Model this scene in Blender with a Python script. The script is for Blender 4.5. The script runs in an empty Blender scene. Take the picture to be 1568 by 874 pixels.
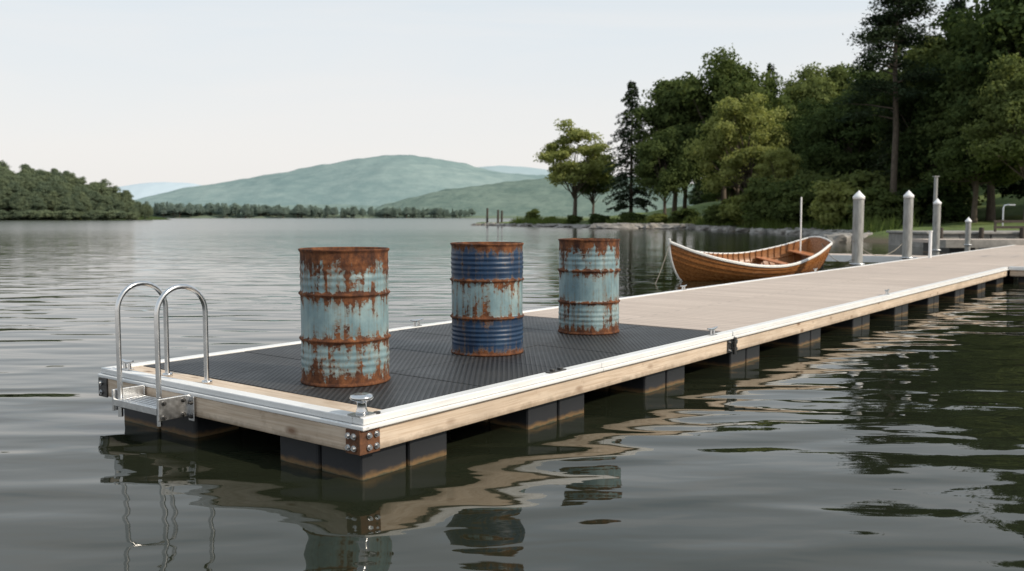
import bpy, bmesh, math, random
import numpy as np
from mathutils import Vector, Matrix, noise as mnoise
random.seed(7); rng=np.random.default_rng(7)
scene=bpy.context.scene
rad=math.radians

# ------------------------------------------------------------ node helpers
def new_mat(name):
    m=bpy.data.materials.new(name); m.use_nodes=True
    nt=m.node_tree; nt.nodes.clear()
    out=nt.nodes.new('ShaderNodeOutputMaterial')
    return m,nt,out
class NT:
    def __init__(s,nt): s.nt=nt
    def n(s,t,**kw):
        nd=s.nt.nodes.new(t)
        for k,v in kw.items(): setattr(nd,k,v)
        return nd
    def l(s,a,b): s.nt.links.new(a,b)
    def coord(s,scale=(1,1,1),loc=(0,0,0),rot=(0,0,0),kind='Object'):
        tc=s.n('ShaderNodeTexCoord'); mp=s.n('ShaderNodeMapping')
        mp.inputs['Scale'].default_value=scale; mp.inputs['Location'].default_value=loc; mp.inputs['Rotation'].default_value=rot
        s.l(tc.outputs[kind],mp.inputs['Vector']); return mp.outputs['Vector']
    def xyz(s):
        tc=s.n('ShaderNodeTexCoord'); sp=s.n('ShaderNodeSeparateXYZ'); s.l(tc.outputs['Object'],sp.inputs[0]); return sp.outputs
    def noise(s,vec,scale=5,detail=4,rough=.5,dist=0):
        t=s.n('ShaderNodeTexNoise'); t.inputs['Scale'].default_value=scale; t.inputs['Detail'].default_value=detail
        t.inputs['Roughness'].default_value=rough; t.inputs['Distortion'].default_value=dist
        s.l(vec,t.inputs['Vector']); return t.outputs['Fac']
    def ramp(s,fac,stops,interp='LINEAR'):
        r=s.n('ShaderNodeValToRGB'); cr=r.color_ramp; cr.interpolation=interp
        while len(cr.elements)<len(stops): cr.elements.new(0.5)
        for e,(p,c) in zip(cr.elements,stops):
            e.position=p
            if not hasattr(c,'__len__'): c=(c,c,c)
            e.color=(*c[:3],1)
        s.l(fac,r.inputs['Fac']); return r.outputs['Color']
    def math(s,op,a,b=None,c=None,clamp=False):
        m=s.n('ShaderNodeMath',operation=op); m.use_clamp=clamp
        for i,v in enumerate((a,b,c)):
            if v is None: continue
            if isinstance(v,(int,float)): m.inputs[i].default_value=v
            else: s.l(v,m.inputs[i])
        return m.outputs[0]
    def mix(s,f,a,b,blend='MIX'):
        m=s.n('ShaderNodeMix',data_type='RGBA',blend_type=blend)
        for i,v in ((0,f),(6,a),(7,b)):
            if isinstance(v,(int,float)): m.inputs[i].default_value=v
            elif isinstance(v,tuple): m.inputs[i].default_value=(*v[:3],1)
            else: s.l(v,m.inputs[i])
        return m.outputs[2]
    def bump(s,h,strength=.5,dist=.01,normal=None):
        b=s.n('ShaderNodeBump'); b.inputs['Strength'].default_value=strength; b.inputs['Distance'].default_value=dist
        s.l(h,b.inputs['Height'])
        if normal is not None: s.l(normal,b.inputs['Normal'])
        return b.outputs['Normal']
    def pbsdf(s,out,color,rough=.5,metal=0,normal=None,spec=.5):
        p=s.n('ShaderNodeBsdfPrincipled')
        for k,v in (('Base Color',color),('Roughness',rough),('Metallic',metal),('Specular IOR Level',spec)):
            if isinstance(v,(int,float)): p.inputs[k].default_value=v
            elif isinstance(v,tuple): p.inputs[k].default_value=(*v[:3],1)
            else: s.l(v,p.inputs[k])
        if normal is not None: s.l(normal,p.inputs['Normal'])
        s.l(p.outputs[0],out.inputs['Surface']); return p

def simple_mat(name,c1,c2=None,scale=8,rough=.5,metal=0,bump=.0,bd=.003,stretch=(1,1,1),spec=.5,detail=5):
    m,nt,out=new_mat(name); N=NT(nt); v=N.coord(scale=stretch)
    f=N.noise(v,scale,detail,.6)
    col=N.ramp(f,[(.3,c1),(.7,c2 or tuple(x*1.25 for x in c1))])
    r=N.ramp(f,[(.2,max(0,rough-.1)),(.8,min(1,rough+.1))])
    N.pbsdf(out,col,r,metal,N.bump(f,bump,bd) if bump else None,spec); return m

# ------------------------------------------------------------ mesh builder
class MB:
    def __init__(s): s.v=[];s.f=[];s.m=[];s.sm=[]
    def add(s,vs,fs,mi=0,smooth=False):
        o=len(s.v); s.v.extend([tuple(v) for v in vs])
        for f in fs: s.f.append([i+o for i in f]); s.m.append(mi); s.sm.append(smooth)
    def box(s,x0,x1,y0,y1,z0,z1,mi=0):
        vs=[(x,y,z) for z in (z0,z1) for y in (y0,y1) for x in (x0,x1)]
        s.add(vs,[(0,2,3,1),(4,5,7,6),(0,1,5,4),(2,6,7,3),(0,4,6,2),(1,3,7,5)],mi)
    def tube(s,pts,r,seg=12,mi=0,cap=True):
        pts=[Vector(p) for p in pts]; n=len(pts)
        rs=r if hasattr(r,'__len__') else [r]*n
        t0=(pts[1]-pts[0]).normalized()
        up=Vector((0,0,1)) if abs(t0.z)<.9 else Vector((1,0,0))
        nrm=t0.cross(up).normalized(); vs=[]
        for i,p in enumerate(pts):
            t=(pts[min(i+1,n-1)]-pts[max(i-1,0)]).normalized()
            nrm=(nrm-t*nrm.dot(t)).normalized(); b=t.cross(nrm)
            for k in range(seg):
                a=2*math.pi*k/seg; vs.append(p+(nrm*math.cos(a)+b*math.sin(a))*rs[i])
        fs=[(i*seg+k,i*seg+(k+1)%seg,(i+1)*seg+(k+1)%seg,(i+1)*seg+k) for i in range(n-1) for k in range(seg)]
        s.add(vs,fs,mi,True)
        if cap:
            s.add(vs[:seg],[tuple(range(seg))[::-1]],mi); s.add(vs[-seg:],[tuple(range(seg))],mi)
    def revolve(s,prof,seg=32,c=(0,0,0),mi=0,dent=None):
        vs=[]
        for (r,z) in prof:
            for k in range(seg):
                a=2*math.pi*k/seg; rr=r+(dent(a,z) if dent and r>.2 else 0)
                vs.append((c[0]+rr*math.cos(a),c[1]+rr*math.sin(a),c[2]+z))
        fs=[(i*seg+k,i*seg+(k+1)%seg,(i+1)*seg+(k+1)%seg,(i+1)*seg+k) for i in range(len(prof)-1) for k in range(seg)]
        s.add(vs,fs,mi,True)
    def build(s,name,mats,parent=None,bevel=0,loc=(0,0,0),rot=(0,0,0)):
        me=bpy.data.meshes.new(name); me.from_pydata(s.v,[],s.f)
        for m in mats: me.materials.append(m)
        me.polygons.foreach_set('material_index',s.m); me.polygons.foreach_set('use_smooth',s.sm); me.update()
        ob=bpy.data.objects.new(name,me); scene.collection.objects.link(ob)
        ob.location=loc; ob.rotation_euler=rot
        if parent: ob.parent=parent
        if bevel:
            b=ob.modifiers.new('b','BEVEL'); b.width=bevel; b.segments=2; b.limit_method='ANGLE'; b.angle_limit=rad(50)
        return ob
def empty(name,loc=(0,0,0),rot=(0,0,0),parent=None):
    e=bpy.data.objects.new(name,None); scene.collection.objects.link(e); e.location=loc; e.rotation_euler=rot
    e.empty_display_size=.2
    if parent: e.parent=parent
    return e

# ------------------------------------------------------------ camera
cam=bpy.data.cameras.new('camera'); co=bpy.data.objects.new('camera',cam); scene.collection.objects.link(co)
co.location=(0,0,1.44); co.rotation_euler=(rad(90-4.28),0,0)
cam.sensor_width=36; cam.lens=32.2; cam.clip_start=.1; cam.clip_end=30000
cam.dof.use_dof=True; cam.dof.focus_distance=6.8; cam.dof.aperture_fstop=2.4
scene.camera=co
scene.view_settings.view_transform='Standard'; scene.view_settings.look='None'; scene.view_settings.exposure=0

# ------------------------------------------------------------ sky + sun
SUN=Vector((.90,-.44,0)).normalized(); EL=rad(36)
sd=Vector((SUN.x*math.cos(EL),SUN.y*math.cos(EL),math.sin(EL)))
w=bpy.data.worlds.new('World'); scene.world=w; w.use_nodes=True
nt=w.node_tree; nt.nodes.clear(); N=NT(nt)
wo=N.n('ShaderNodeOutputWorld'); bg=N.n('ShaderNodeBackground'); bg.inputs['Strength'].default_value=.1
sky=N.n('ShaderNodeTexSky',sky_type='NISHITA'); sky.sun_disc=False; sky.sun_elevation=EL; sky.sun_rotation=math.atan2(SUN.x,SUN.y)
sky.dust_density=3; sky.air_density=1; sky.ozone_density=1
tc=N.n('ShaderNodeTexCoord'); sp=N.n('ShaderNodeSeparateXYZ'); N.l(tc.outputs['Generated'],sp.inputs[0])
haze=N.ramp(sp.outputs['Z'],[(0,(.965,.93,.895)),(.07,(.955,.94,.92)),(.2,(.83,.89,.93)),(.6,(.53,.65,.76))])
mp=N.n('ShaderNodeMapping'); mp.inputs['Scale'].default_value=(1.2,1.2,9); N.l(tc.outputs['Generated'],mp.inputs['Vector'])
cl=N.noise(mp.outputs['Vector'],1.6,6,.55,.6)
clm=N.ramp(cl,[(.42,0.0),(.75,.65)])
haze=N.mix(clm,haze,(.965,.94,.915))
vm=N.n('ShaderNodeVectorMath',operation='SCALE'); vm.inputs['Scale'].default_value=10; N.l(haze,vm.inputs[0])
c=N.mix(.88,sky.outputs[0],vm.outputs[0])
N.l(c,bg.inputs['Color']); N.l(bg.outputs[0],wo.inputs['Surface'])
sl=bpy.data.lights.new('sun','SUN'); sl.energy=3.7; sl.angle=rad(.6); sl.color=(1,.89,.74)
so=bpy.data.objects.new('sun',sl); scene.collection.objects.link(so); so.rotation_euler=(-sd).to_track_quat('-Z','Y').to_euler(); so.location=sd*50

# ------------------------------------------------------------ water
m_water,nt,out=new_mat('lake_water'); N=NT(nt)
def wavevec(sx,sy,r): return N.coord(scale=(sx,sy,1),rot=(0,0,r))
n1=N.noise(wavevec(.34,1.0,rad(12)),2.6,0,.4,.6)
n1b=N.noise(wavevec(.5,1.0,rad(-16)),1.3,0,.4,.4)
n2=N.noise(wavevec(.42,1.0,rad(-6)),5.5,1,.5,.4)
n3=N.noise(wavevec(.3,1.0,rad(4)),17,1,.5)
xy=N.xyz()
dd=N.math('SQRT',N.math('ADD',N.math('MULTIPLY',xy[0],xy[0]),N.math('MULTIPLY',xy[1],xy[1])))
far=N.math('DIVIDE',dd,120)
calm=N.ramp(far,[(.03,1.0),(.08,.85),(.2,.6),(.5,.40),(1,.32)])
patch=N.ramp(N.noise(N.coord(scale=(.03,.12,1)),1,4,.55),[(.35,.6),(.65,1.2)])
h=N.math('ADD',N.math('MULTIPLY',n1,.025),N.math('MULTIPLY',n1b,.034))
h=N.math('ADD',h,N.math('MULTIPLY',n2,.0030)); h=N.math('ADD',h,N.math('MULTIPLY',n3,.00030))
h=N.math('MULTIPLY',h,N.math('MULTIPLY',calm,patch))
rr_=N.ramp(far,[(.04,.010),(.2,.04),(.6,.10),(1,.15)])
p=N.pbsdf(out,(.016,.019,.011),rr_,0,N.bump(h,1,1.0),.5); p.inputs['IOR'].default_value=1.33
mb=MB(); S=9000; mb.add([(-S,-60,0),(S,-60,0),(S,2*S,0),(-S,2*S,0)],[(0,1,2,3)]); mb.build('lake_water',[m_water])

# ------------------------------------------------------------ dock materials
def wood_mat(name,along,c1,c2,c3,knots=True):
    m,nt,out=new_mat(name); N=NT(nt)
    sc=[16,16,30]; sc[along]=.8
    v=N.coord(scale=tuple(sc)); g=N.noise(v,1.8,8,.62,1.2)
    big=N.noise(N.coord(),1.6,4,.6); spot=N.noise(N.coord(),9,6,.7)
    col=N.ramp(g,[(.28,c1),(.45,c2),(.56,c3),(.66,c2),(.8,c1)])
    col=N.mix(N.ramp(big,[(.38,0),(.7,.5)]),col,tuple(x*.62 for x in c2))
    col=N.mix(N.ramp(spot,[(.58,0),(.75,.45)]),col,(.24,.17,.11))
    if knots:
        s2=[7,7,7]; s2[along]=3.0
        vo=N.n('ShaderNodeTexVoronoi'); vo.inputs['Scale'].default_value=1; N.l(N.coord(scale=tuple(s2)),vo.inputs['Vector'])
        k=N.ramp(vo.outputs['Distance'],[(.06,1),(.12,.6),(.22,0)])
        col=N.mix(N.math('MULTIPLY',k,.8),col,(.15,.07,.03))
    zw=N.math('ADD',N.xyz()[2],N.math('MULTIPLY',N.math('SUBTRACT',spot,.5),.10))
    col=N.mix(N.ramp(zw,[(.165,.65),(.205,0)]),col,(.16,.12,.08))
    N.pbsdf(out,col,.7,0,N.bump(g,.4,.002),.3); return m
C1=(.47,.355,.25);C2=(.60,.475,.36);C3=(.70,.585,.465)
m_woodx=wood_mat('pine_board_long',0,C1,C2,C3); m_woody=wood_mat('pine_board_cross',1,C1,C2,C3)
m_white,nt,out=new_mat('white_aluminium_trim'); N=NT(nt)
a=N.noise(N.coord(),4,7,.65); b=N.noise(N.coord(scale=(1.2,30,30)),2,6,.7)
col=N.ramp(a,[(.3,(.72,.72,.71)),(.7,(.82,.82,.81))]); col=N.mix(N.ramp(b,[(.56,0),(.78,.5)]),col,(.42,.39,.34))
N.pbsdf(out,col,.38,0,N.bump(b,.1,.002),.5)
m_alu=simple_mat('brushed_aluminium',(.50,.51,.52),(.66,.67,.68),30,.35,1,.05)
m_steel=simple_mat('stainless_steel',(.60,.60,.60),(.72,.72,.72),12,.2,1)
m_dark=simple_mat('dark_galvanised',(.05,.05,.05),(.12,.115,.11),30,.45,.7,.2)
m_rustplate=simple_mat('rusty_corner_plate',(.05,.022,.012),(.19,.08,.035),26,.75,.1,.4)
m_float,nt,out=new_mat('float_plastic'); N=NT(nt)
q_=N.xyz(); nz=N.noise(N.coord(scale=(6,6,10)),2,6,.65)
zz=N.math('ADD',q_[2],N.math('MULTIPLY',N.math('SUBTRACT',nz,.5),.06))
stain=N.ramp(zz,[(.0,(.07,.065,.04)),(.012,(.18,.11,.05)),(.026,(.09,.06,.035)),(.042,(.024,.025,.028)),(.12,(.016,.018,.021))])
N.pbsdf(out,stain,.5,0,N.bump(nz,.2,.004),.4)
m_mat,nt,out=new_mat('ribbed_rubber_mat'); N=NT(nt)
wv=N.n('ShaderNodeTexWave',wave_type='BANDS',bands_direction='X'); wv.inputs['Scale'].default_value=1; wv.inputs['Distortion'].default_value=0
N.l(N.coord(scale=(9,9,9),rot=(0,0,rad(52))),wv.inputs['Vector'])
fn=N.noise(N.coord(),60,3,.6); pat=N.noise(N.coord(),1.1,5,.65); dust=N.noise(N.coord(scale=(1,3,1)),3,8,.7)
rib=N.ramp(wv.outputs['Fac'],[(.35,0),(.65,1)])
col=N.mix(rib,(.009,.010,.011),(.036,.037,.040)); col=N.mix(N.ramp(pat,[(.45,0),(.75,.5)]),col,(.05,.048,.046)); col=N.mix(N.ramp(dust,[(.55,0),(.75,.35)]),col,(.10,.09,.08))
N.pbsdf(out,col,N.ramp(pat,[(.3,.42),(.7,.62)]),0,N.bump(N.math('ADD',rib,N.math('MULTIPLY',fn,.3)),.9,.007),.45)
m_deck,nt,out=new_mat('composite_decking'); N=NT(nt)
br=N.n('ShaderNodeTexBrick'); br.offset=.5; br.inputs['Scale'].default_value=1
br.inputs['Brick Width'].default_value=2.7; br.inputs['Row Height'].default_value=.14; br.inputs['Mortar Size'].default_value=.007
br.inputs['Color1'].default_value=(.48,.395,.335,1); br.inputs['Color2'].default_value=(.60,.505,.435,1); br.inputs['Mortar'].default_value=(.12,.09,.07,1)
N.l(N.coord(rot=(0,0,rad(90))),br.inputs['Vector'])
g=N.noise(N.coord(scale=(30,1.2,1)),1.5,6,.6); big=N.noise(N.coord(),.7,6,.65)
col=N.mix(.3,br.outputs['Color'],N.ramp(g,[(.3,(.42,.35,.30)),(.7,(.68,.59,.52))]))
col=N.mix(N.ramp(big,[(.4,0),(.75,.5)]),col,(.38,.32,.28))
N.pbsdf(out,col,.75,0,N.bump(g,.2,.002),.3)

# ------------------------------------------------------------ dock
A=math.atan2(.7916,.611); CORN=(-.80,4.865,0)
WD=2.70; TOP=.36
plat=empty('floating_platform',CORN,(0,0,A)); walk=empty('dock_walkway',CORN,(0,0,A))
def floats(parent,ss,rows,hmax=.17):
    mb=MB()
    for s0,s1 in ss:
        for (w0,w1) in rows:
            mid=(s0+s1)/2+.01
            for a,b in ((s0,mid-.012),(mid+.012,s1)):
                mb.box(a,b,w0,w1,-.3,hmax)
    return mb.build('float',[m_float],parent,bevel=.018)
def trimrail(parent,s0,s1,side):
    mb=MB()
    cuts=[s0]
    while cuts[-1]+2.4<s1: cuts.append(cuts[-1]+2.4)
    cuts.append(s1)
    for a,b in zip(cuts[:-1],cuts[1:]):
        b-=.003
        if side=='R':
            mb.box(a,b,-.012,.075,.322,.362); mb.box(a,b,-.028,.02,.296,.3205); mb.box(a,b,.076,.10,.33,.352)
        else:
            mb.box(a,b,WD-.075,WD+.012,.322,.362); mb.box(a,b,WD-.02,WD+.028,.296,.3205)
    return mb.build('edge_trim',[m_white],parent,bevel=.006)
floats(plat,[(.03,.73),(1.55,2.25),(3.15,3.85)],[(.045,.39),(.41,.76),(1.62,2.03),(2.05,2.5)])
trimrail(plat,-.012,4.70,'R'); trimrail(plat,-.012,4.70,'L')
mb=MB(); mb.box(-.014,.075,.0765,WD-.0765,.322,.361); mb.box(-.030,.02,-.028,WD+.028,.295,.3195)
mb.build('end_trim',[m_white],plat,bevel=.006)
mb=MB(); mb.box(.0,4.69,.0,.045,.165,.294); mb.box(.0,4.69,WD-.045,WD,.165,.294); mb.box(4.55,4.66,.05,WD-.05,.17,.29)
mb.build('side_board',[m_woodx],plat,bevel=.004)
mb=MB(); mb.box(-.022,.026,.046,WD-.046,.166,.293); mb.build('end_board',[m_woody],plat,bevel=.004)
mb=MB()
for y in (.35,.9,1.45,2.0,2.4): mb.box(.05,4.5,y,y+.05,.18,.30)
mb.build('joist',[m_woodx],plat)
mb=MB(); mb.box(.077,.25,.078,WD-.078,.318,.350); mb.build('end_plank',[m_woody],plat,bevel=.003)
mb=MB(); mb.box(.05,4.70,.05,WD-.05,.300,.330); mb.build('sub_deck',[m_dark],plat)
mb=MB()
nx=5; ny=3; x0,x1=.256,4.66; y0,y1=.106,WD-.082
for i in range(nx):
    for j in range(ny):
        a=x0+(x1-x0)*i/nx; b=x0+(x1-x0)*(i+1)/nx; c_=y0+(y1-y0)*j/ny; d=y0+(y1-y0)*(j+1)/ny
        mb.box(a+.004,b-.004,c_+.004,d-.004,.331,.352+.0015*((i+j)%2))
mb.build('rubber_mat',[m_mat],plat,bevel=.004)
def bolt(mb,p,axis,r=.012,mi=0):
    p=Vector(p); ax=Vector(axis); mb.tube([p,p+ax*.008],r*1.5,14,mi); mb.tube([p+ax*.008,p+ax*.02],r,6,mi)
mb=MB()
mb.box(-.034,.115,-.0065,-.0005,.160,.295,0); mb.box(-.0345,-.0225,-.0064,.105,.161,.294,0)
for x,z in ((.03,.195),(.03,.26),(.085,.195),(.085,.26)): bolt(mb,(x,-.0065,z),(0,-1,0),mi=1)
for y,z in ((.035,.195),(.035,.26),(.08,.26),(.08,.195)): bolt(mb,(-.0345,y,z),(-1,0,0),mi=1)
mb.box(-.0345,-.0225,WD-.105,WD+.0064,.161,.294,2)
for y,z in ((WD-.035,.195),(WD-.035,.26)): bolt(mb,(-.0345,y,z),(-1,0,0),mi=1)
mb.build('corner_bracket',[m_rustplate,m_alu,m_dark],plat,bevel=.002)
mb=MB(); mb.box(4.60,4.80,-.010,-.0005,.17,.29,0)
for x in (4.63,4.77):
    for z in (.19,.27): bolt(mb,(x,-.010,z),(0,-1,0),mi=1)
mb.tube([(4.70,-.035,.15),(4.70,-.035,.31)],.018,12,0); mb.box(4.67,4.73,-.05,-.011,.19,.215,0); mb.box(4.67,4.73,-.05,-.011,.25,.275,0)
mb.build('hinge_bracket',[m_dark,m_steel],plat,bevel=.002)
LW=52
ss=[(4.8,5.5)]+[(6.6+1.9*i,7.3+1.9*i) for i in range(22)]
floats(walk,ss,[(.045,.76),(1.7,2.5)])
trimrail(walk,4.715,18.9,'R'); trimrail(walk,4.715,LW,'L')
mb=MB(); mb.box(4.71,18.9,.0,.045,.165,.294); mb.box(4.71,LW,WD-.045,WD,.165,.294); mb.box(21.3,LW,0,.045,.165,.3); mb.build('side_board',[m_woodx],walk,bevel=.004)
mb=MB(); mb.box(4.71,18.9,.102,WD-.077,.30,.353); mb.box(18.9,LW,.0,WD-.077,.30,.353); mb.build('decking',[m_deck],walk)
mb=MB(); mb.box(21.3,LW,-.012,-.0005,.30,.362); mb.build('far_trim',[m_white],walk)
br_=empty('branch_pier',CORN,(0,0,A))
mb=MB(); mb.box(18.9,21.3,-14,-.013,.30,.352); mb.build('decking',[m_deck],br_)
mb=MB(); mb.box(18.86,18.895,-14,-.05,.165,.294); mb.build('side_board',[m_woody],br_)
mb=MB(); mb.box(18.84,18.93,-14,-.03,.3535,.375); mb.box(18.82,18.859,-14,-.03,.296,.352); mb.build('edge_trim',[m_white],br_,bevel=.005)
floats(br_,[(19.0,19.7),(20.4,21.1)],[(-.9-1.9*i,-.2-1.9*i) for i in range(7)])

def bollard(s,w_,parent):
    mb=MB(); mb.box(s-.06,s+.06,w_-.05,w_+.05,.3625,.370)
    mb.revolve([(0,.37),(.036,.37),(.032,.385),(.027,.40),(.027,.430),(.034,.440),(.060,.449),(.067,.460),(.060,.472),(.035,.479),(0,.481)],28,(s,w_,0))
    mb.build('bollard',[m_steel],parent)
def cleat(s,w_,parent,L=.2,ang=0):
    mb=MB(); mb.box(-.05,.05,-.025,.025,0,.007)
    for x in (-.03,.03): mb.tube([(x,0,.006),(x,0,.05)],[.014,.011],10)
    pts=[(-L/2,0,.066),(-L/2*.6,0,.058),(0,0,.052),(L/2*.6,0,.058),(L/2,0,.066)]
    mb.tube(pts,[.006,.011,.014,.011,.006],10)
    mb.build('mooring_cleat',[m_steel],parent,loc=(s,w_,.3625),rot=(0,0,ang))
bollard(.045,.06,plat)
cleat(.06,2.48,plat,.16,rad(90)); cleat(3.2,2.655,plat,.2,0); cleat(4.35,.03,plat,.2,rad(0)); cleat(8.9,2.65,walk); cleat(9.9,.03,walk,.2,0); cleat(14.5,2.65,walk)
mb=MB(); mb.box(1.75,1.95,.005,.05,.3625,.371); mb.box(1.79,1.82,.012,.043,.371,.386); mb.box(1.88,1.91,.012,.043,.371,.386); mb.build('flush_cleat',[m_dark],plat,bevel=.004)
mb=MB(); mb.tube([(.12,.02,.3625),(.12,.02,.372)],.02,14); mb.build('deck_fitting',[m_dark],plat)

# ------------------------------------------------------------ ladder
lad=empty('swim_ladder',CORN,(0,0,A))
mb=MB()
for w_ in (2.07,1.61):
    a,b=-.225,.12; R=(b-a)/2; zt=1.0-R; pts=[(a,w_,.13),(a,w_,.3),(a,w_,.6)]
    for k in range(0,17):
        t=math.pi*k/16; pts.append(((a+b)/2-R*math.cos(t),w_,zt+R*math.sin(t)))
    pts+=[(b,w_,.6),(b,w_,.355)]
    mb.tube(pts,.0165,16)
    mb.revolve([(.0,.372),(.03,.372),(.034,.368),(.034,.350),(0,.35)],20,(b,w_,0))
mb.build('grab_rails',[m_steel],lad)
mb=MB()
mb.box(-.255,-.05,1.59,2.09,.225,.243); mb.box(-.262,-.240,1.585,2.095,.205,.2515)
for k in range(6): mb.box(-.228+.03*k,-.214+.03*k,1.62,2.06,.2435,.250)
for w_ in (1.565,2.10):
    mb.box(-.262,-.036,w_-.006,w_+.012,.17,.31)
for w_ in (1.545,2.118):
    mb.box(-.045,-.0355,w_-.03,w_+.03,.14,.30)
mb.build('step',[m_alu],lad,bevel=.004)
mb=MB()
for x in (-.225,-.09):
    for z in (.19,.28): bolt(mb,(x,1.559,z),(0,-1,0),.009)
for w_ in (1.535,2.128):
    for z in (.17,.26): bolt(mb,(-.0455,w_,z),(-1,0,0),.009)
mb.build('bolts',[m_dark],lad)

# ------------------------------------------------------------ barrels
def barrel_mat(name,seed,navy=False,rusty=0.0):
    m,nt,out=new_mat(name); N=NT(nt)
    z=N.math('DIVIDE',N.xyz()[2],.88)
    lo=(seed*3.1,seed*1.7,seed*.9)
    A_=N.noise(N.coord(loc=lo),6.5,10,.74,.25); B_=N.noise(N.coord(scale=(24,24,1.7),loc=lo),1,5,.6)
    F_=N.noise(N.coord(loc=lo),45,6,.75); B2=N.noise(N.coord(scale=(50,50,2.2),loc=lo),1,4,.6)
    if navy:
        T=N.ramp(z,[(0,.85),(.05,.58),(.12,.34),(.22,.30),(.30,.44),(.335,.78),(.37,.56),(.42,.46),(.50,.42),(.60,.50),(.655,.66),(.672,.78),(.70,.36),(.78,.32),(.90,.46),(.96,.74),(1,.92)])
    else:
        T=N.ramp(z,[(0,.92),(.05,.70),(.12,.50),(.22,.42),(.30,.54),(.335,.80),(.36,.46),(.47,.26),(.58,.38),(.645,.60),(.672,.80),(.70,.42),(.78,.44),(.88,.60),(.95,.82),(1,.95)])
    v=N.math('ADD',T,N.math('MULTIPLY',N.math('SUBTRACT',A_,.5),1.35)); v=N.math('ADD',v,N.math('MULTIPLY',N.math('SUBTRACT',B_,.5),1.05))
    v=N.math('ADD',v,N.math('MULTIPLY',N.math('SUBTRACT',F_,.5),.6)); v=N.math('ADD',v,rusty)
    mask=N.ramp(v,[(.54,0),(.61,1)]); halo=N.ramp(N.math('ADD',v,N.math('MULTIPLY',N.math('SUBTRACT',B2,.5),.5)),[(.38,0),(.56,.9)])
    rustc=N.ramp(N.noise(N.coord(loc=lo,scale=(1,1,.7)),14,10,.75),[(.30,(.022,.011,.008)),(.43,(.065,.025,.013)),(.54,(.135,.050,.020)),(.64,(.22,.088,.034)),(.76,(.34,.17,.08))])
    fade=N.noise(N.coord(loc=lo,scale=(1,1,.7)),5,9,.65)
    lb=N.ramp(fade,[(.3,(.11,.18,.205)),(.46,(.175,.265,.29)),(.6,(.245,.34,.355)),(.75,(.38,.44,.42))])
    if navy:
        nv=N.ramp(fade,[(.3,(.007,.020,.050)),(.6,(.015,.044,.098)),(.78,(.045,.085,.135))])
        band=N.ramp(z,[(0,1),(.345,0),(.668,1)],'CONSTANT'); paint=N.mix(band,lb,nv)
    else: paint=lb
    stk=N.ramp(B2,[(.5,0),(.72,.5)]); paint=N.mix(stk,paint,N.mix(.6,paint,(.10,.085,.06)))
    paint=N.mix(N.math('MULTIPLY',halo,.55),paint,(.19,.12,.06))
    col=N.mix(mask,paint,rustc)
    N.pbsdf(out,col,N.ramp(mask,[(0,.42),(1,.88)]),0,N.bump(N.math('ADD',mask,N.math('MULTIPLY',F_,.7)),.6,.003),.35)
    return m
def barrel(x,y,ang,seed,navy=False,rusty=0):
    H=.88;R=.285; prof=[(0,.02),(R-.01,.02),(R-.006,.0),(R+.007,.0),(R+.009,.008),(R+.006,.016),(R,.022)]
    def rr(z):
        r=R
        for hz in (.293,.588): 
            d=abs(z-hz); r+=.014*math.exp(-(d/.011)**2)
        t=z/H
        for a,b,am in ((.08,.28,.0042),(.71,.93,.0042)):
            if a<t<b: r+=am*math.sin((t-a)/(b-a)*math.pi)**.5*(.5-.5*math.cos((t-a)/(b-a)*2*math.pi*(5 if navy else 4)))*(1.4 if navy else 1.1)
        return r
    n=170
    for i in range(n+1):
        z=.024+(H-.05)*i/n; prof.append((rr(z),z))
    prof+=[(R+.006,H-.016),(R+.010,H-.010),(R+.010,H-.003),(R+.004,H),(R-.004,H-.002),(R-.008,H-.012),(R-.006,H-.03),(R-.006,.5),(R-.008,.03),(0,.028)]
    def dent(a,z): return .0026*math.sin(2*a+seed)+.003*mnoise.noise(Vector((math.cos(a)*2.5,math.sin(a)*2.5,z*5+seed*5)))
    mb=MB(); mb.revolve(prof,96,(0,0,0),0,dent)
    mb.build('steel_barrel',[barrel_mat('barrel_paint',seed,navy,rusty)],None,loc=(x,y,.3545),rot=(0,0,ang))
barrel(-1.11,6.06,.4,1.3,False,.03); barrel(-.2,7.36,1.0,2.2,True,-.06); barrel(.73,8.67,2.0,3.7,False,-.02)

# ------------------------------------------------------------ rowing boat
def cat(ts,vs,t):
    i=max(0,min(len(ts)-2,int(np.searchsorted(ts,t,side='right')-1))); u=(t-ts[i])/(ts[i+1]-ts[i])
    def m(k):
        if k==0: return (vs[1]-vs[0])/(ts[1]-ts[0])
        if k==len(ts)-1: return (vs[-1]-vs[-2])/(ts[-1]-ts[-2])
        return (vs[k+1]-vs[k-1])/(ts[k+1]-ts[k-1])
    h_=ts[i+1]-ts[i]
    return (2*u**3-3*u*u+1)*vs[i]+(u**3-2*u*u+u)*h_*m(i)+(-2*u**3+3*u*u)*vs[i+1]+(u**3-u*u)*h_*m(i+1)
BT=[0,.1,.25,.45,.65,.85,1]
BL=4.45
def bsec(t,u,off=0):
    b=cat(BT,[.015,.26,.55,.76,.77,.60,.38],t); sh=cat(BT,[.90,.74,.575,.46,.47,.65,.88],t)
    k=cat(BT,[.02,-.10,-.14,-.15,-.15,-.12,-.02],t)
    y=b*(1-(1-u)**2.1)+off; z=k+(sh-k)*(u**1.25)
    x=t*BL+(1-u)**1.5*.42*(1-t)**4-(1-u)*.22*t**6
    return x,y,z
BROT=(rad(8),0,math.atan2(2.1,4.22)); BLOC=(3.44,20.4,0)
boat=empty('wooden_rowing_boat',BLOC,BROT)
m_hull=simple_mat('varnished_cedar',(.175,.062,.018),(.36,.15,.045),5,.28,0,.1,.002,(.6,8,8))
m_hulli=simple_mat('varnished_inside',(.22,.085,.03),(.38,.17,.06),5,.35,0,.1,.002,(.6,8,8))
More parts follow.
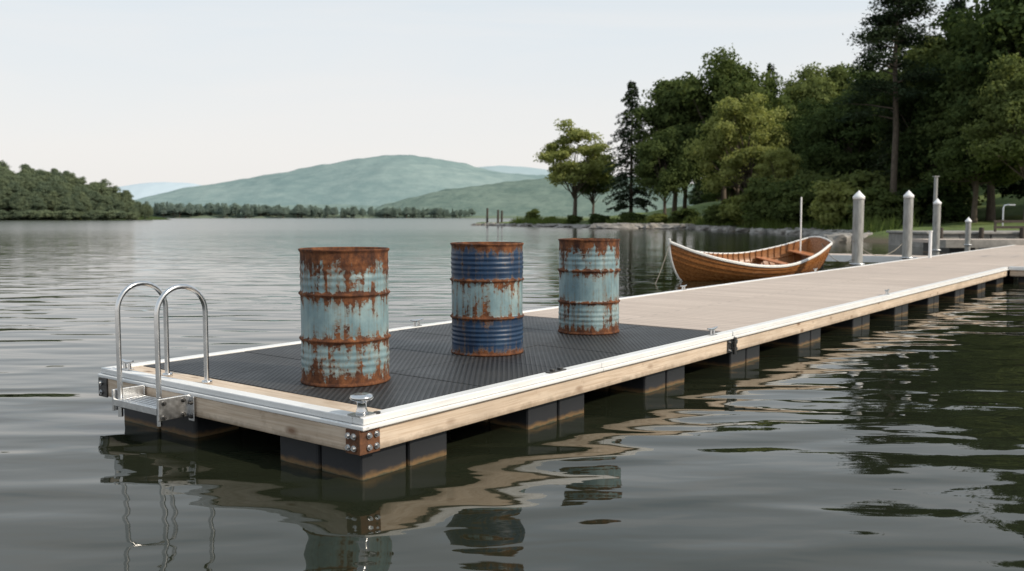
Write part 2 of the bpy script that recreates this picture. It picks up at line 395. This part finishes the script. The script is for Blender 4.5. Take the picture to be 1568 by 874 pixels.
m_seat=simple_mat('thwart_wood',(.40,.14,.055),(.54,.23,.10),5,.35,0,.1,.002,(8,.6,8))
m_bwhite=simple_mat('white_boat_paint',(.74,.73,.70),(.82,.81,.78),5,.35)
NS=44; K=8
mo=MB(); mi_=MB()
for side in (1,-1):
    for k in range(K):
        vs=[]
        for i in range(NS+1):
            t=i/NS
            for u,o in ((k/K,.022 if k else 0),((k+.5)/K,.012),((k+1.02)/K,.0)):
                x,y,z=bsec(t,min(u,1),o); vs.append((x,side*y,z))
            x,y,z=bsec(t,k/K,0); vs.append((x,side*y,z))
        fs=[]
        for i in range(NS):
            a=i*4;b=a+4
            for q in (0,1): fs.append((a+q,b+q,b+q+1,a+q+1) if side<0 else (a+q,a+q+1,b+q+1,b+q))
            fs.append((a+3,b+3,b,a))
        mo.add(vs,fs,0,False)
    vs=[];M=12
    for i in range(NS+1):
        for j in range(M+1):
            x,y,z=bsec(i/NS,j/M); y=max(0,y-.022*(1 if j else 0)); vs.append((x,side*y,z+(.02 if j<M else 0)))
    fs=[(i*(M+1)+j,(i+1)*(M+1)+j,(i+1)*(M+1)+j+1,i*(M+1)+j+1) for i in range(NS) for j in range(M)]
    mi_.add(vs,fs,0,True)
mo.build('hull',[m_hull],boat); mi_.build('inner_planking',[m_hulli],boat)
mb=MB(); tv=[]
for j in range(13): x,y,z=bsec(1,j/12); tv.append((x,y,z))
tv2=[(x,-y,z) for x,y,z in tv[::-1]]; allv=tv+[(tv[-1][0]+.01,0,tv[-1][2]+.07)]+tv2[:-1]
off=[(x+.03,y,z) for x,y,z in allv]; n=len(allv)
mb.add(allv,[tuple(range(n))]); mb.add(off,[tuple(range(n))[::-1]]); mb.build('transom',[m_hull],boat)
mb=MB()
for side in (1,-1):
    for o,dz,r in ((.012,0.0,.024),(.016,-.022,.020)):
        mb.tube([(bsec(i/NS,1)[0],side*(bsec(i/NS,1)[1]+o),bsec(i/NS,1)[2]+dz) for i in range(NS+1)],r,8)
mb.tube([(bsec(0,j/12)[0]-.012,0,bsec(0,j/12)[2]) for j in range(13)]+[(-.02,0,.97)],.026,8)
mb.tube([(bsec(1,1)[0]+.015,y,bsec(1,1)[2]+.065*(1-(y/.38)**2)+.01) for y in np.linspace(-.38,.38,9)],.02,8)
mb.build('gunwale',[m_bwhite],boat)
mb=MB()
for i in range(3,26):
    t=i/27
    for side in (1,-1):
        mb.tube([(bsec(t,j/8)[0],side*max(0,bsec(t,j/8)[1]-.034),bsec(t,j/8)[2]+.024) for j in range(9)],.012,6)
for side in (1,-1): mb.tube([(bsec(i/NS,.72)[0],side*(bsec(i/NS,.72)[1]-.045),bsec(i/NS,.72)[2]) for i in range(3,NS-1)],.018,6)
mb.build('ribs',[m_hull],boat)
mb=MB()
for t,wd in ((.28,.22),(.50,.26),(.72,.26),(.92,.4)):
    x,y,z=bsec(t,.8); zz=z-.0; mb.box(x-wd/2,x+wd/2,-y+.05,y-.05,zz,zz+.03)
mb.box(.8,3.7,-.25,.25,-.06,-.04)
mb.build('thwarts',[m_seat],boat,bevel=.005)
mb=MB(); mb.tube([(4.12,.26,.58),(4.12,.45,1.88)],.02,10); mb.build('staff',[m_bwhite],boat)
m_rope=simple_mat('mooring_rope',(.20,.18,.14),(.32,.29,.24),60,.9)
def rope(name,a,b,sag,r=.008):
    mb=MB(); a=Vector(a);b=Vector(b); mb.tube([a.lerp(b,i/16)-Vector((0,0,sag*4*(i/16)*(1-i/16))) for i in range(17)],r,6); mb.build(name,[m_rope])
bm=Matrix.Translation(BLOC)@Matrix.Rotation(BROT[2],4,'Z')@Matrix.Rotation(BROT[0],4,'X')
rope('mooring_rope',bm@Vector((0,0,.88)),(3.05,19.6,-.05),.06)
def dk(s,w_,z): return Vector((CORN[0]+.611*s-.7916*w_,CORN[1]+.7916*s+.611*w_,z))
rope('mooring_rope',bm@Vector((4.42,-.1,.82)),dk(17.6,2.9,.5),.22)
rope('mooring_rope',dk(17.6,2.9,.9),dk(22,2.95,.8),.35)

# ------------------------------------------------------------ piles
m_pile=simple_mat('galvanised_pile',(.20,.20,.19),(.40,.40,.38),6,.5,.3,.2,.003,(3,3,.6),detail=8)
m_cap=simple_mat('white_cap',(.78,.78,.78),(.85,.85,.85),5,.4)
m_timber=simple_mat('dark_timber',(.035,.028,.022),(.09,.07,.055),8,.85,0,.4,.01,(3,3,.5))
def pile(p,top,r=.118):
    e=empty('mooring_pile',(p[0],p[1],0))
    mb=MB(); mb.revolve([(r,-1.5),(r,top-.16)],24,(0,0,0)); mb.build('shaft',[m_pile],e)
    mb=MB(); mb.revolve([(0,top-.165),(r+.012,top-.165),(r+.014,top-.10),(r*.85,top-.07),(.0,top+.04)],24); mb.build('cap',[m_cap],e)
    mb=MB(); mb.revolve([(r+.002,.365),(r+.05,.365),(r+.05,.40),(r+.002,.40)],24); mb.build('collar',[m_alu],e)
pile(dk(17.75,2.85,0),2.0); pile(dk(21.9,2.85,0),2.1); 
pile((13.6,29.4),2.0,.11)
e=empty('steel_post',(13.9,30.2,0)); mb=MB(); mb.tube([(0,0,-1),(0,0,2.75)],.06,16); mb.box(-.08,.08,-.08,.08,2.75,2.78); mb.build('post',[m_pile],e)
mb=MB(); mb.tube([(0,0,.3),(0,0,1.0)],.04,12); mb.tube([(0,0,1.0),(0,0,1.03)],.055,12); mb.build('service_post',[m_cap],None,loc=tuple(dk(22.6,2.45,.05)))
fp=empty('finger_pier',CORN,(0,0,A))
mb=MB(); mb.box(22.6,24.0,WD+.05,WD+5,.28,.36); mb.build('deck',[m_deck],fp)
mb=MB(); mb.box(22.52,22.595,WD+.05,WD+5,.2,.375); mb.build('trim',[m_white],fp)
floats(fp,[(22.7,23.9)],[(WD+.3,WD+1.2),(WD+3,WD+4.5)])

# ------------------------------------------------------------ land
poly=np.array([(19,52),(24,62),(24.5,75),(22.5,90),(22,110),(14,118),(5,136),(-3,153),(-6,158),(-2,163),(12,178),(60,260),(120,400),(500,400),(500,20),(80,24),(40,36),(26,41),(21,46)],float)
def sdist(X,Y):
    X=np.asarray(X,float);Y=np.asarray(Y,float); d=np.full(X.shape,1e9); ins=np.zeros(X.shape,bool)
    n=len(poly)
    for i in range(n):
        a=poly[i];b=poly[(i+1)%n]; ex,ey=b-a; wx=X-a[0];wy=Y-a[1]
        t=np.clip((wx*ex+wy*ey)/(ex*ex+ey*ey),0,1); d=np.minimum(d,np.hypot(wx-ex*t,wy-ey*t))
        cnd=((a[1]>Y)!=(b[1]>Y)); xi=(b[0]-a[0])*(Y-a[1])/(b[1]-a[1]+1e-12)+a[0]
        ins^=cnd&(X<xi)
    return np.where(ins,d,-d)
def height(X,Y):
    X=np.asarray(X,float);Y=np.asarray(Y,float)
    wob=.8*np.sin(X*.55+Y*.23)+.6*np.sin(Y*.71-X*.31)
    s=sdist(X,Y)+wob
    ss_=np.clip((s-14)/80,0,1); hill=16*ss_*ss_*(3-2*ss_)
    z=np.where(s<0,np.maximum(-2,s*.35),.5*(1-np.exp(-np.maximum(s,0)/1.2))+.05*np.minimum(np.maximum(s,0),25)+hill)
    return z+np.where(s>0,.12*np.sin(X*.9)*np.cos(Y*.8),0)
def mesh_np(name,V,F,mats,mi=None,sm=None):
    me=bpy.data.meshes.new(name); k=F.shape[1]
    me.vertices.add(len(V)); me.vertices.foreach_set('co',np.ascontiguousarray(V,dtype=np.float32).ravel())
    me.loops.add(F.size); me.loops.foreach_set('vertex_index',F.ravel().astype(np.int32))
    me.polygons.add(len(F)); me.polygons.foreach_set('loop_start',np.arange(0,F.size,k,dtype=np.int32))
    if mi is not None: me.polygons.foreach_set('material_index',mi)
    me.polygons.foreach_set('use_smooth',np.ones(len(F),bool) if sm is None else sm)
    me.update(calc_edges=True)
    for m in mats: me.materials.append(m)
    return me
def link(name,me):
    ob=bpy.data.objects.new(name,me); scene.collection.objects.link(ob); return ob
def gridF(nx,ny):
    i=np.arange(nx-1)[None,:]+nx*np.arange(ny-1)[:,None]; return np.stack([i,i+1,i+nx+1,i+nx],-1).reshape(-1,4)
m_grass,nt,out=new_mat('grass_bank'); N=NT(nt)
a=N.noise(N.coord(),.35,6,.65); b=N.noise(N.coord(),6,6,.7)
col=N.ramp(N.math('ADD',N.math('MULTIPLY',a,.6),N.math('MULTIPLY',b,.4)),[(.35,(.06,.09,.028)),(.5,(.12,.165,.05)),(.65,(.19,.21,.085))])
zz=N.math('ADD',N.xyz()[2],N.math('MULTIPLY',b,.3))
col=N.mix(N.ramp(zz,[(.30,1),(.55,0)]),col,(.12,.10,.07))
N.pbsdf(out,col,.9,0,N.bump(b,.8,.15),.2)
xs=np.concatenate([np.arange(-14,60,1.0),np.arange(60,300,5.0)]); ys=np.concatenate([np.arange(20,190,1.0),np.arange(190,400,5.0)])
X,Y=np.meshgrid(xs,ys); link('grass_shore',mesh_np('grass_shore',np.stack([X,Y,height(X,Y)],-1).reshape(-1,3),gridF(len(xs),len(ys)),[m_grass]))
def gz(x,y): return float(height(np.array([x]),np.array([y]))[0])

# ------------------------------------------------------------ foliage
def leaf_mat(name,dark,light,haze=None,hz=0,trans=.3):
    m,nt,out=new_mat(name); N=NT(nt)
    f=N.noise(N.coord(),.5,4,.6); f2=N.noise(N.coord(),6,2,.6)
    oi=N.n('ShaderNodeObjectInfo')
    ff=N.math('ADD',N.math('MULTIPLY',f,.55),N.math('MULTIPLY',f2,.45)); ff=N.math('ADD',ff,N.math('MULTIPLY',N.math('SUBTRACT',oi.outputs['Random'],.5),.28))
    col=N.ramp(ff,[(.35,dark),(.65,light)])
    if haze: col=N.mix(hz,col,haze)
    d=N.n('ShaderNodeBsdfDiffuse'); t=N.n('ShaderNodeBsdfTranslucent'); ms=N.n('ShaderNodeMixShader'); ms.inputs[0].default_value=trans
    N.l(col,d.inputs[0]); N.l(N.mix(.5,col,N.mix(1,col,(1.5,1.5,.7),'MULTIPLY')),t.inputs[0]); N.l(d.outputs[0],ms.inputs[1]); N.l(t.outputs[0],ms.inputs[2]); N.l(ms.outputs[0],out.inputs['Surface']); return m
m_leafD=leaf_mat('leaf_dark',(.042,.066,.026),(.105,.138,.050),trans=.33)
m_leafL=leaf_mat('leaf_light',(.16,.19,.06),(.31,.33,.12),trans=.42)
m_leafM=leaf_mat('leaf_mid',(.075,.105,.036),(.16,.19,.070),trans=.38)
m_pine=leaf_mat('pine_needles',(.030,.048,.030),(.072,.096,.050),trans=.2)
m_isl=leaf_mat('leaf_far',(.075,.10,.042),(.165,.19,.08),(.30,.38,.36),.22)  # distance haze is mixed into both far leaf colours
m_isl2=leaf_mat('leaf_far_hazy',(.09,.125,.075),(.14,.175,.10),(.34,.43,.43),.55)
m_bark=simple_mat('bark',(.06,.045,.034),(.15,.12,.09),4,.9,0,.5,.03,(3,3,.6))
def tree_mesh(name,cent,nrm,size,limbs,mats,asp=1.0):
    n=len(cent); nrm=nrm/np.linalg.norm(nrm,axis=1,keepdims=True)
    r=rng.normal(size=(n,3)); u=np.cross(nrm,r); u/=np.linalg.norm(u,axis=1,keepdims=True)+1e-9; v=np.cross(nrm,u)
    sz=(size*rng.uniform(.6,1.3,n))[:,None]
    q=np.stack([cent-u*sz-v*sz*.25*asp,cent+u*sz*.1-v*sz*asp*.7,cent+u*sz+v*sz*.2*asp,cent-u*sz*.1+v*sz*asp*.7],1).reshape(-1,3)
    mb=MB()
    for pts,rr in limbs: mb.tube(pts,rr,7,0,cap=False)
    lv=np.array(mb.v) if mb.v else np.zeros((0,3)); lf=np.array(mb.f,dtype=np.int32) if mb.f else np.zeros((0,4),np.int32)
    V=np.concatenate([lv,q]); F=np.concatenate([lf,np.arange(n*4,dtype=np.int32).reshape(-1,4)+len(lv)])
    mi=np.ones(len(F),np.int32); mi[:len(lf)]=0; sm=np.zeros(len(F),bool); sm[:len(lf)]=True
    return mesh_np(name,V,F,mats,mi,sm)
def broadleaf(name,H=15,rx=.30,rz=.36,cz=.60,lobes=60,per=420,size=.19,lr=(.07,.13),leafmat=None,trunk=True):
    C=[];Nn=[];limbs=[]
    tr=H*.018
    if trunk:
        tp=[(0,0,-.6),(H*.005,0,H*.12),(H*.012,H*.006,H*.3),(-H*.004,H*.01,H*.5),(H*.01,0,H*.72)]
        limbs.append((tp,[tr*1.35,tr,tr*.8,tr*.55,tr*.2]))
    for i in range(lobes):
        ph=rng.uniform(0,2*math.pi); ct=rng.uniform(-.75,1); st=math.sqrt(1-ct*ct); k=rng.uniform(.45,.95)**.7*(1+.18*math.sin(3*ph+i))
        taper=1-.25*max(0,ct)
        c=np.array([rx*H*k*st*math.cos(ph)*taper,rx*H*k*st*math.sin(ph)*taper,cz*H+rz*H*k*ct])
        r=H*rng.uniform(*lr)
        d=rng.normal(size=(per,3)); d/=np.linalg.norm(d,axis=1,keepdims=True); d[:,2]=np.abs(d[:,2])*np.where(rng.random(per)<.72,1,-1)
        rad_=r*rng.uniform(.45,1.15,per)[:,None]*(1+.3*np.sin(d[:,:1]*5+i)*np.cos(d[:,1:2]*4))
        C.append(c+d*rad_*np.array([1,1,.72])); Nn.append(d+rng.normal(size=(per,3))*.55)
        if trunk and (i%2==0):
            z0=H*rng.uniform(.2,.5); s=np.array([0,0,z0]); mid=s*.5+c*.5+np.array([0,0,-H*.02])
            limbs.append(([s,mid,c],[tr*.38,tr*.22,tr*.06]))
    C=np.concatenate(C);Nn=np.concatenate(Nn)
    return tree_mesh(name,C,Nn,size,limbs,[m_bark,leafmat])
def conifer(name,H=18,w=.19,base=.12,leafmat=None,size=.17,irr=.25):
    C=[];Nn=[];limbs=[([(0,0,-.6),(0,0,H*.4),(H*.004,0,H*.99)],[H*.014,H*.009,.02])]
    nw=int(34*(1-base)/.88)
    for i in range(nw):
        t=i/nw; z=H*(base+(1-base)*t); L0=H*w*(1-t)**.75*(1 if t>.12 else .75)+.25
        for b in range(7):
            a=rng.uniform(0,6.283); L=L0*rng.uniform(1-irr*1.6,1+irr); n=int(26+60*(1-t))
            s=rng.uniform(.1,1,n)**.75; wd=.14*L*(1.15-s)
            x=L*s; y=rng.normal(size=n)*wd*1.5; zz=z+.22*L*s-.42*L*s*s+rng.normal(size=n)*.13*H/18
            ca,sa=math.cos(a),math.sin(a)
            C.append(np.stack([x*ca-y*sa,x*sa+y*ca,zz],1)); Nn.append(np.array([[ca*.2,sa*.2,1]])+rng.normal(size=(n,3))*.5)
            if i%2==0: limbs.append(([(0,0,z),(L*.5*ca,L*.5*sa,z+.01*L),(L*.95*ca,L*.95*sa,z-.17*L)],[.05,.03,.01]))
    C=np.concatenate(C);Nn=np.concatenate(Nn); return tree_mesh(name,C,Nn,size,limbs,[m_bark,leafmat],.7)
def scotspine(name,H=20,leafmat=None):
    C=[];Nn=[];limbs=[([(0,0,-.6),(.1,0,H*.4),(-.1,.1,H*.7),(.05,0,H*.98)],[H*.013,H*.010,H*.007,.04])]
    for i in range(44):
        t=rng.random()**.85; z=H*(.45+.55*t); a=rng.uniform(0,6.283); L=H*.18*(1-t*.7)*rng.uniform(.5,1.2)
        e=np.array([L*math.cos(a),L*math.sin(a),z+.12*L]); limbs.append(([(0,0,z-.1*L),tuple(e*.5+np.array([0,0,z*.5-.02*L])),tuple(e)],[.07,.045,.02]))
        for q in range(4):
            c=e*np.array([rng.uniform(.55,1.05),rng.uniform(.55,1.05),1])+rng.normal(size=3)*.25; n=110
            d=rng.normal(size=(n,3))*np.array([.55,.55,.18])*H/20; C.append(c+d); Nn.append(np.array([[0,0,1.]])+rng.normal(size=(n,3))*.6)
    return tree_mesh(name,np.concatenate(C),np.concatenate(Nn),.15,limbs,[m_bark,leafmat],.6)
T_A=broadleaf('tree_a',15,.30,.37,.60,70,430,.18,leafmat=m_leafD)
T_B=broadleaf('tree_b',15,.26,.40,.58,64,430,.18,(.06,.12),leafmat=m_leafD)
T_C=broadleaf('tree_c',15,.35,.36,.60,80,420,.18,(.065,.12),leafmat=m_leafM)
T_L=broadleaf('tree_l',14,.33,.40,.57,85,360,.15,(.05,.10),leafmat=m_leafL)
T_O=broadleaf('tree_o',15,.28,.38,.60,60,300,.17,(.05,.10),leafmat=m_leafL)
T_P=conifer('conifer_a',18,.19,.10,m_pine); T_Q=conifer('conifer_b',18,.15,.16,m_pine,irr=.35); T_S=scotspine('pine_tall',20,m_pine)
T_SH=broadleaf('shrub',3,.55,.42,.42,30,260,.10,(.12,.22),leafmat=m_leafM,trunk=False)
def top_of(me):
    a=np.empty(len(me.vertices)*3,dtype=np.float32); me.vertices.foreach_get('co',a); return float(a[2::3].max())
TP={k.name:top_of(k) for k in (T_A,T_B,T_C,T_L,T_O,T_P,T_Q,T_S,T_SH)}
def plant(name,me,x,y,topz,wide=1.0,parent=None,mat=None,g=None):
    ob=link(name,me)
    z=gz(x,y) if g is None else g; s=(topz-z)/TP[me.name]
    ob.location=(x,y,z); ob.scale=(s*wide,s*wide,s); ob.rotation_euler=(0,0,rng.uniform(0,6.28))
    if parent: ob.parent=parent
    if mat: ob.material_slots[1].link='OBJECT'; ob.material_slots[1].material=mat
    return ob
D='deciduous_tree'; P='conifer_tree'
T=[(D,T_O,9.3,137,16.0,1.2,None),(D,T_O,12.3,140,11.5,1.05,m_leafM),(P,T_P,16.3,126,20.0,1.15,None),
(D,T_B,21.5,122,20.0,1.05,None),(D,T_A,27.5,119,23.2,.95,m_leafM),(D,T_B,24,128,21,.9,None),(D,T_A,19.5,117,13,1,None),(D,T_C,30.5,125,19,1,None),
(D,T_L,24.8,97,14.2,1.05,m_leafL),(P,T_Q,37,133,23.5,1,None),(D,T_C,42,130,23.5,1,None),(D,T_A,47,133,24,1,m_leafM),(D,T_B,38.5,128,17,1,None),
(D,T_L,26.6,90,8.2,1.1,None),(D,T_A,32,96,14,1.0,None),(P,T_Q,29.5,88,10.5,1.2,None),(D,T_A,30.5,84,12.8,1.15,None),(D,T_B,34,87,15.5,1.1,None),(D,T_C,37,95,17,1,m_leafD),
('pine_tree',T_S,29.8,72,20.2,1.2,None),(P,T_P,31.6,76,13.0,1.1,None),(D,T_A,34,74,14.0,1.05,None),(D,T_B,36,78,17.0,1.1,m_leafM),(D,T_C,39,80,19.5,1,m_leafD),(D,T_A,36.5,70,16.6,1.1,None),
(D,T_B,37.5,66,19.5,1.1,None),(D,T_L,34.2,61,12.2,1.0,m_leafM),(D,T_A,41,70,22,1.1,None),(P,T_P,43,76,25,1,None),(D,T_B,33.2,66,10.5,1.2,None),(D,T_C,45,68,20,1.1,m_leafD),
(P,T_P,43.5,91,24,1.1,None),(P,T_Q,40.5,97,20.5,1.2,None)]
for n_,me,x,y,tz,wd,mt in T: plant(n_,me,x,y,tz,wd,mat=mt)
wl=empty('woodland')
xs_=rng.uniform(30,150,3000); ys_=rng.uniform(76,230,3000); s_=sdist(xs_,ys_); g_=height(xs_,ys_)
ok=(s_>12)&(xs_/ys_<.8)&~((ys_<112)&(xs_<42)); idx=np.nonzero(ok)[0][:120]
for i in idx:
    me=[T_A,T_B,T_C,T_P,T_Q][int(rng.integers(0,5))]
    plant('tree',me,xs_[i],ys_[i],g_[i]+rng.uniform(8.5,12.5)+(4 if xs_[i]/ys_[i]>.5 else 0),rng.uniform(1.1,1.4),wl,g=g_[i])
sh=[(3.5,148,2.9,.9),(6,142,1.6,1.4),(9,133,1.8,1.5),(12,127,2,1.5),(15.5,119.5,2.2,1.6),(18.5,116,2.0,1.6),(21.5,113.5,2.6,1.5),(24.5,108,3.0,1.4),(24.3,101,3.6,1.4),(24.8,94,4.6,1.3),(25.5,88,5.5,1.2),(25.8,83,4.8,1.4),(26.8,79,4.5,1.4),(27.2,75,4.6,1.3),(28,70,3.8,1.4),(29.2,86,6.2,1.2),(27.5,82,6.0,1.2),(31,80,5,1.5),(29.5,76,5.4,1.4),(32,70,4.2,1.5),(33,75,5,1.6)]
for i,(x,y,tz,wd) in enumerate(sh): plant('shrub',T_SH,x,y,tz,wd,mat=[m_leafM,m_leafL,m_leafM,m_leafD][i%4])
# reeds
cx=rng.uniform(-5,27,60000); cy=rng.uniform(60,157,60000); s=sdist(cx,cy); ok=(s>-.2)&(s<3.4)&(np.sin(cx*.5)+np.sin(cy*.23+1)>-.7)
cx=cx[ok][:6500]; cy=cy[ok][:6500]; cc=np.stack([cx,cy,np.maximum(0,height(cx,cy))],1)
hgt=rng.uniform(.35,1.2,len(cc)); an=rng.uniform(0,3.14,len(cc)); dx=np.cos(an)*.08;dy=np.sin(an)*.08; ln=rng.normal(size=(len(cc),2))*.18
V=np.stack([cc-np.stack([dx,dy,0*dx],1),cc+np.stack([dx,dy,0*dx],1),cc+np.stack([ln[:,0],ln[:,1],hgt],1)],1).reshape(-1,3)
link('reeds',mesh_np('reeds',V,np.arange(len(V)).reshape(-1,3),[leaf_mat('reed',(.10,.14,.04),(.24,.26,.10))],sm=np.zeros(len(cc),bool)))
m_rock=simple_mat('shore_rock',(.15,.14,.125),(.38,.355,.325),1.6,.85,0,.8,.08,detail=8)
def rocks(name,items):
    bm_=bmesh.new()
    for (x,y,z,sx,sy,sz) in items:
        r=bmesh.ops.create_icosphere(bm_,subdivisions=3,radius=1); sv=rng.uniform(0,50); a=rng.uniform(0,3.1); ca,sa=math.cos(a),math.sin(a)
        for v in r['verts']:
            c=v.co; k=1+.42*mnoise.noise(c*1.3+Vector((sv,0,0)))+.15*mnoise.noise(c*4+Vector((sv,0,0)))
            q=Vector((c.x*sx,c.y*sy,max(-.6,min(.5,c.z))*sz))*k; v.co=Vector((x+q.x*ca-q.y*sa,y+q.x*sa+q.y*ca,z+q.z))
    me=bpy.data.meshes.new(name); bm_.to_mesh(me); bm_.free(); me.materials.append(m_rock); link(name,me)
it=[]
edge=[(-6.5,156.5),(-4,153),(5,135.5),(13.5,117.5),(21.8,109),(22.3,90),(24.3,75),(23.8,62),(19.5,52)]
for i in range(len(edge)-1):
    a=np.array(edge[i]);b=np.array(edge[i+1]); L=np.linalg.norm(b-a)
    for k in range(int(L/1.5)):
        p=a+(b-a)*rng.random()+rng.normal(size=2)*.6; big=1.9 if i in(2,3) else 1.0
        it.append((p[0],p[1],.1,rng.uniform(.5,1.6)*big,rng.uniform(.5,1.1)*big,rng.uniform(.35,.75)))
for i in range(26): it.append((rng.uniform(11,23),rng.uniform(112,117),.12,rng.uniform(1.2,3.0),rng.uniform(.8,1.5),rng.uniform(.6,1.0)))
rocks('shore_rocks',it)
for x,y,h_ in ((-3.5,152,2.9),(-1.7,151,2.6),(-1.1,152.5,2.5)):
    mb=MB(); mb.tube([(0,0,-1),(0,0,h_*.5),(.03,0,h_)],[.2,.19,.17],10); mb.build('timber_pile',[m_timber],None,loc=(x-.6,y,0))

# ------------------------------------------------------------ quay on the right
m_conc=simple_mat('weathered_concrete',(.18,.17,.155),(.36,.34,.31),2.5,.85,0,.3,.02,detail=8)
q=empty('stone_quay')
mb=MB()
for i in range(14): mb.box(19.5+i*1.5,19.5+i*1.5+1.47,43.0+.05*(i%2),47.5,-1,.62)
mb.box(19.4,42,42.9,47.6,.625,.74); mb.build('quay_wall',[m_conc],q,bevel=.03)
mb=MB(); 
for i in range(10): mb.tube([(20+i*1.9,42.8,-1),(20+i*1.9,42.8,.95)],.11,10)
mb.build('fender_posts',[m_timber],q)
lp=empty('landing_stage')
mb=MB(); mb.box(16.5,36,35.5,38,.42,.54); mb.build('deck',[m_deck],lp)
mb=MB(); mb.box(16.45,36,35.42,35.495,.25,.56); mb.build('fascia',[m_conc],lp)
mb=MB()
for i in range(8): mb.box(17+i*2.3,18+i*2.3,35.6,37.9,-.5,.41)
mb.build('floats',[m_float],lp)
def railing(x0,x1,y,z0,h_,n):
    e=empty('dock_railing',(x0,y,z0)); mb=MB()
    for i in range(n): mb.box((x1-x0)*i/(n-1)-.04,(x1-x0)*i/(n-1)+.04,-.04,.04,0,h_)
    for hh in (h_,h_*.5): mb.box(-.1,x1-x0+.1,-.055,-.041,hh-.12,hh)
    mb.build('rails',[m_timber],e)
railing(22.8,32,43.3,.74,.55,7); 
pile((17.4,35.0),1.4,.10)
e=empty('dock_handrail',tuple(dk(24.5,.15,.355)),(0,0,A)); mb=MB()
mb.tube([(0,0,0),(0,0,.9),(.06,0,1.0),(.2,0,1.03),(1.1,0,1.03),(1.25,0,.98),(1.3,0,.88),(1.3,0,0)],.022,10); mb.tube([(0,0,.5),(1.3,0,.5)],.018,8); mb.build('rail',[m_alu],e)
e=empty('lamp_post',(26.2,49,.9)); mb=MB(); mb.tube([(0,0,0),(0,0,1.0),(.05,0,1.15),(.3,0,1.2)],.04,10); mb.box(.25,.6,-.08,.08,1.15,1.22); mb.build('post',[m_alu],e)

# ------------------------------------------------------------ distant shores & hills
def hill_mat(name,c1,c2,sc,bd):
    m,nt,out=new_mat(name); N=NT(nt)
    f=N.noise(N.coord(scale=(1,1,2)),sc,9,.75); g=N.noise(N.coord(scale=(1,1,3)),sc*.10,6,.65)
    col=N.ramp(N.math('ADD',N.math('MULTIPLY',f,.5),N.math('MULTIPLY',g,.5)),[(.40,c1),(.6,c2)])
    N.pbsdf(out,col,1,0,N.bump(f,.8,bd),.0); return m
def ridge(name,pts,Y,depth,mat,nz=3,fine=20,big=0,nxs=400,nyy=60):
    px=[p[0] for p in pts]; pz=[p[1] for p in pts]; xs=np.linspace(px[0],px[-1],nxs); zr=np.array([max(0,cat(px,pz,x)) for x in xs])
    V=np.zeros((nyy+1,nxs,3)); f1=1/fine; fb=1/(fine*12)
    for j in range(nyy+1):
        t=j/nyy; prof=math.sin(math.pi*t)**.9 if 0<t<1 else 0
        y=Y-depth+2*depth*t
        for i in range(nxs):
            x=xs[i]; nn_=mnoise.noise(Vector((x*f1,y*f1,0)))*nz
            if big: nn_+=big*mnoise.noise(Vector((x*fb,y*fb,5)))+big*.4*mnoise.noise(Vector((x*fb*2.7,y*fb*2.7,9)))
            V[j,i]=(x,y,-2+(zr[i]+2)*prof+nn_*min(1,prof*1.5))
    link(name,mesh_np(name,V.reshape(-1,3),gridF(nxs,nyy+1),[mat]))
ridge('hill',[(-1400,5),(-1163,30),(-1056,66),(-928,100),(-757,133),(-607,163),(-479,178),(-329,192),(-180,170),(-51,145),(77,128),(248,111),(460,70),(800,20)],3000,900,hill_mat('hazed_forest_a',(.185,.262,.262),(.285,.36,.345),.02,5),5,40,20)  # hill colours a to e are shifted pale blue-grey, painting in distance haze
ridge('hill',[(-900,100),(-590,183),(-270,236),(-77,257),(147,240),(372,199),(1013,135)],4600,700,hill_mat('hazed_forest_b',(.33,.42,.45),(.37,.455,.475),.01,3),3,60,8)
ridge('hill',[(-3600,40),(-2925,137),(-2498,205),(-2284,227),(-2070,214),(-1856,165),(-1557,94),(-1200,30)],6000,700,hill_mat('hazed_forest_c',(.46,.55,.61),(.48,.57,.62),.01,3),3,60,6)
ridge('hill',[(-270,0),(-234,3),(-197,17),(-143,33),(-90,44),(-26,53),(38,60),(124,66),(231,60),(420,40)],1500,300,hill_mat('hazed_forest_d',(.12,.175,.155),(.205,.265,.225),.09,4),3.5,22,5,420,80)
ridge('hill',[(-900,0),(-640,20),(-420,26),(-250,24),(-60,12),(60,2)],1900,260,hill_mat('hazed_forest_e',(.17,.235,.22),(.24,.31,.28),.06,3),3,24,5,400)
m_far=hill_mat('far_bank',(.14,.18,.13),(.20,.24,.17),.05,1)
ridge('far_shore',[(-900,0),(-700,10),(-400,7),(-150,4),(60,2),(200,2)],1180,60,m_far,1,20,0,300,16)
ft=empty('distant_treeline')
for i in range(330):
    x=rng.uniform(-640,-50); y=rng.uniform(1125,1170); tt=(x+640)/590
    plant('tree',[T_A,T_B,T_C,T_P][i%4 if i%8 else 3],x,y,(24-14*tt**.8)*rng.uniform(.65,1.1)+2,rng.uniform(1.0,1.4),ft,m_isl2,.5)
ridge('headland',[(-420,16),(-300,16),(-262,14),(-230,10),(-200,5),(-180,1),(-170,0)],458,42,hill_mat('headland_ground',(.05,.075,.03),(.10,.12,.05),.2,1),1,8,0,200,16)
hf=empty('headland_forest')
for i in range(290):
    x=rng.uniform(-330,-177); y=rng.uniform(420,462); k=np.interp(x,[-330,-255,-225,-205,-185,-175],[33,31.5,26,21,12,5]); bk=(y-420)/42
    g=np.interp(x,[-330,-262,-230,-200,-180],[13,12,9,4.5,.5])*bk
    tz=g+(k-g)*(.55+.45*bk)*rng.uniform(.68,1.05)
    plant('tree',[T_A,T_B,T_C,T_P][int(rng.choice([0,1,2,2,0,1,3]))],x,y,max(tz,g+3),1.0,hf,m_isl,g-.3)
for i in range(90):
    x=rng.uniform(-330,-172); plant('bush',T_SH,x,rng.uniform(416,421),rng.uniform(2.5,5),1.6,hf,m_isl,.2)
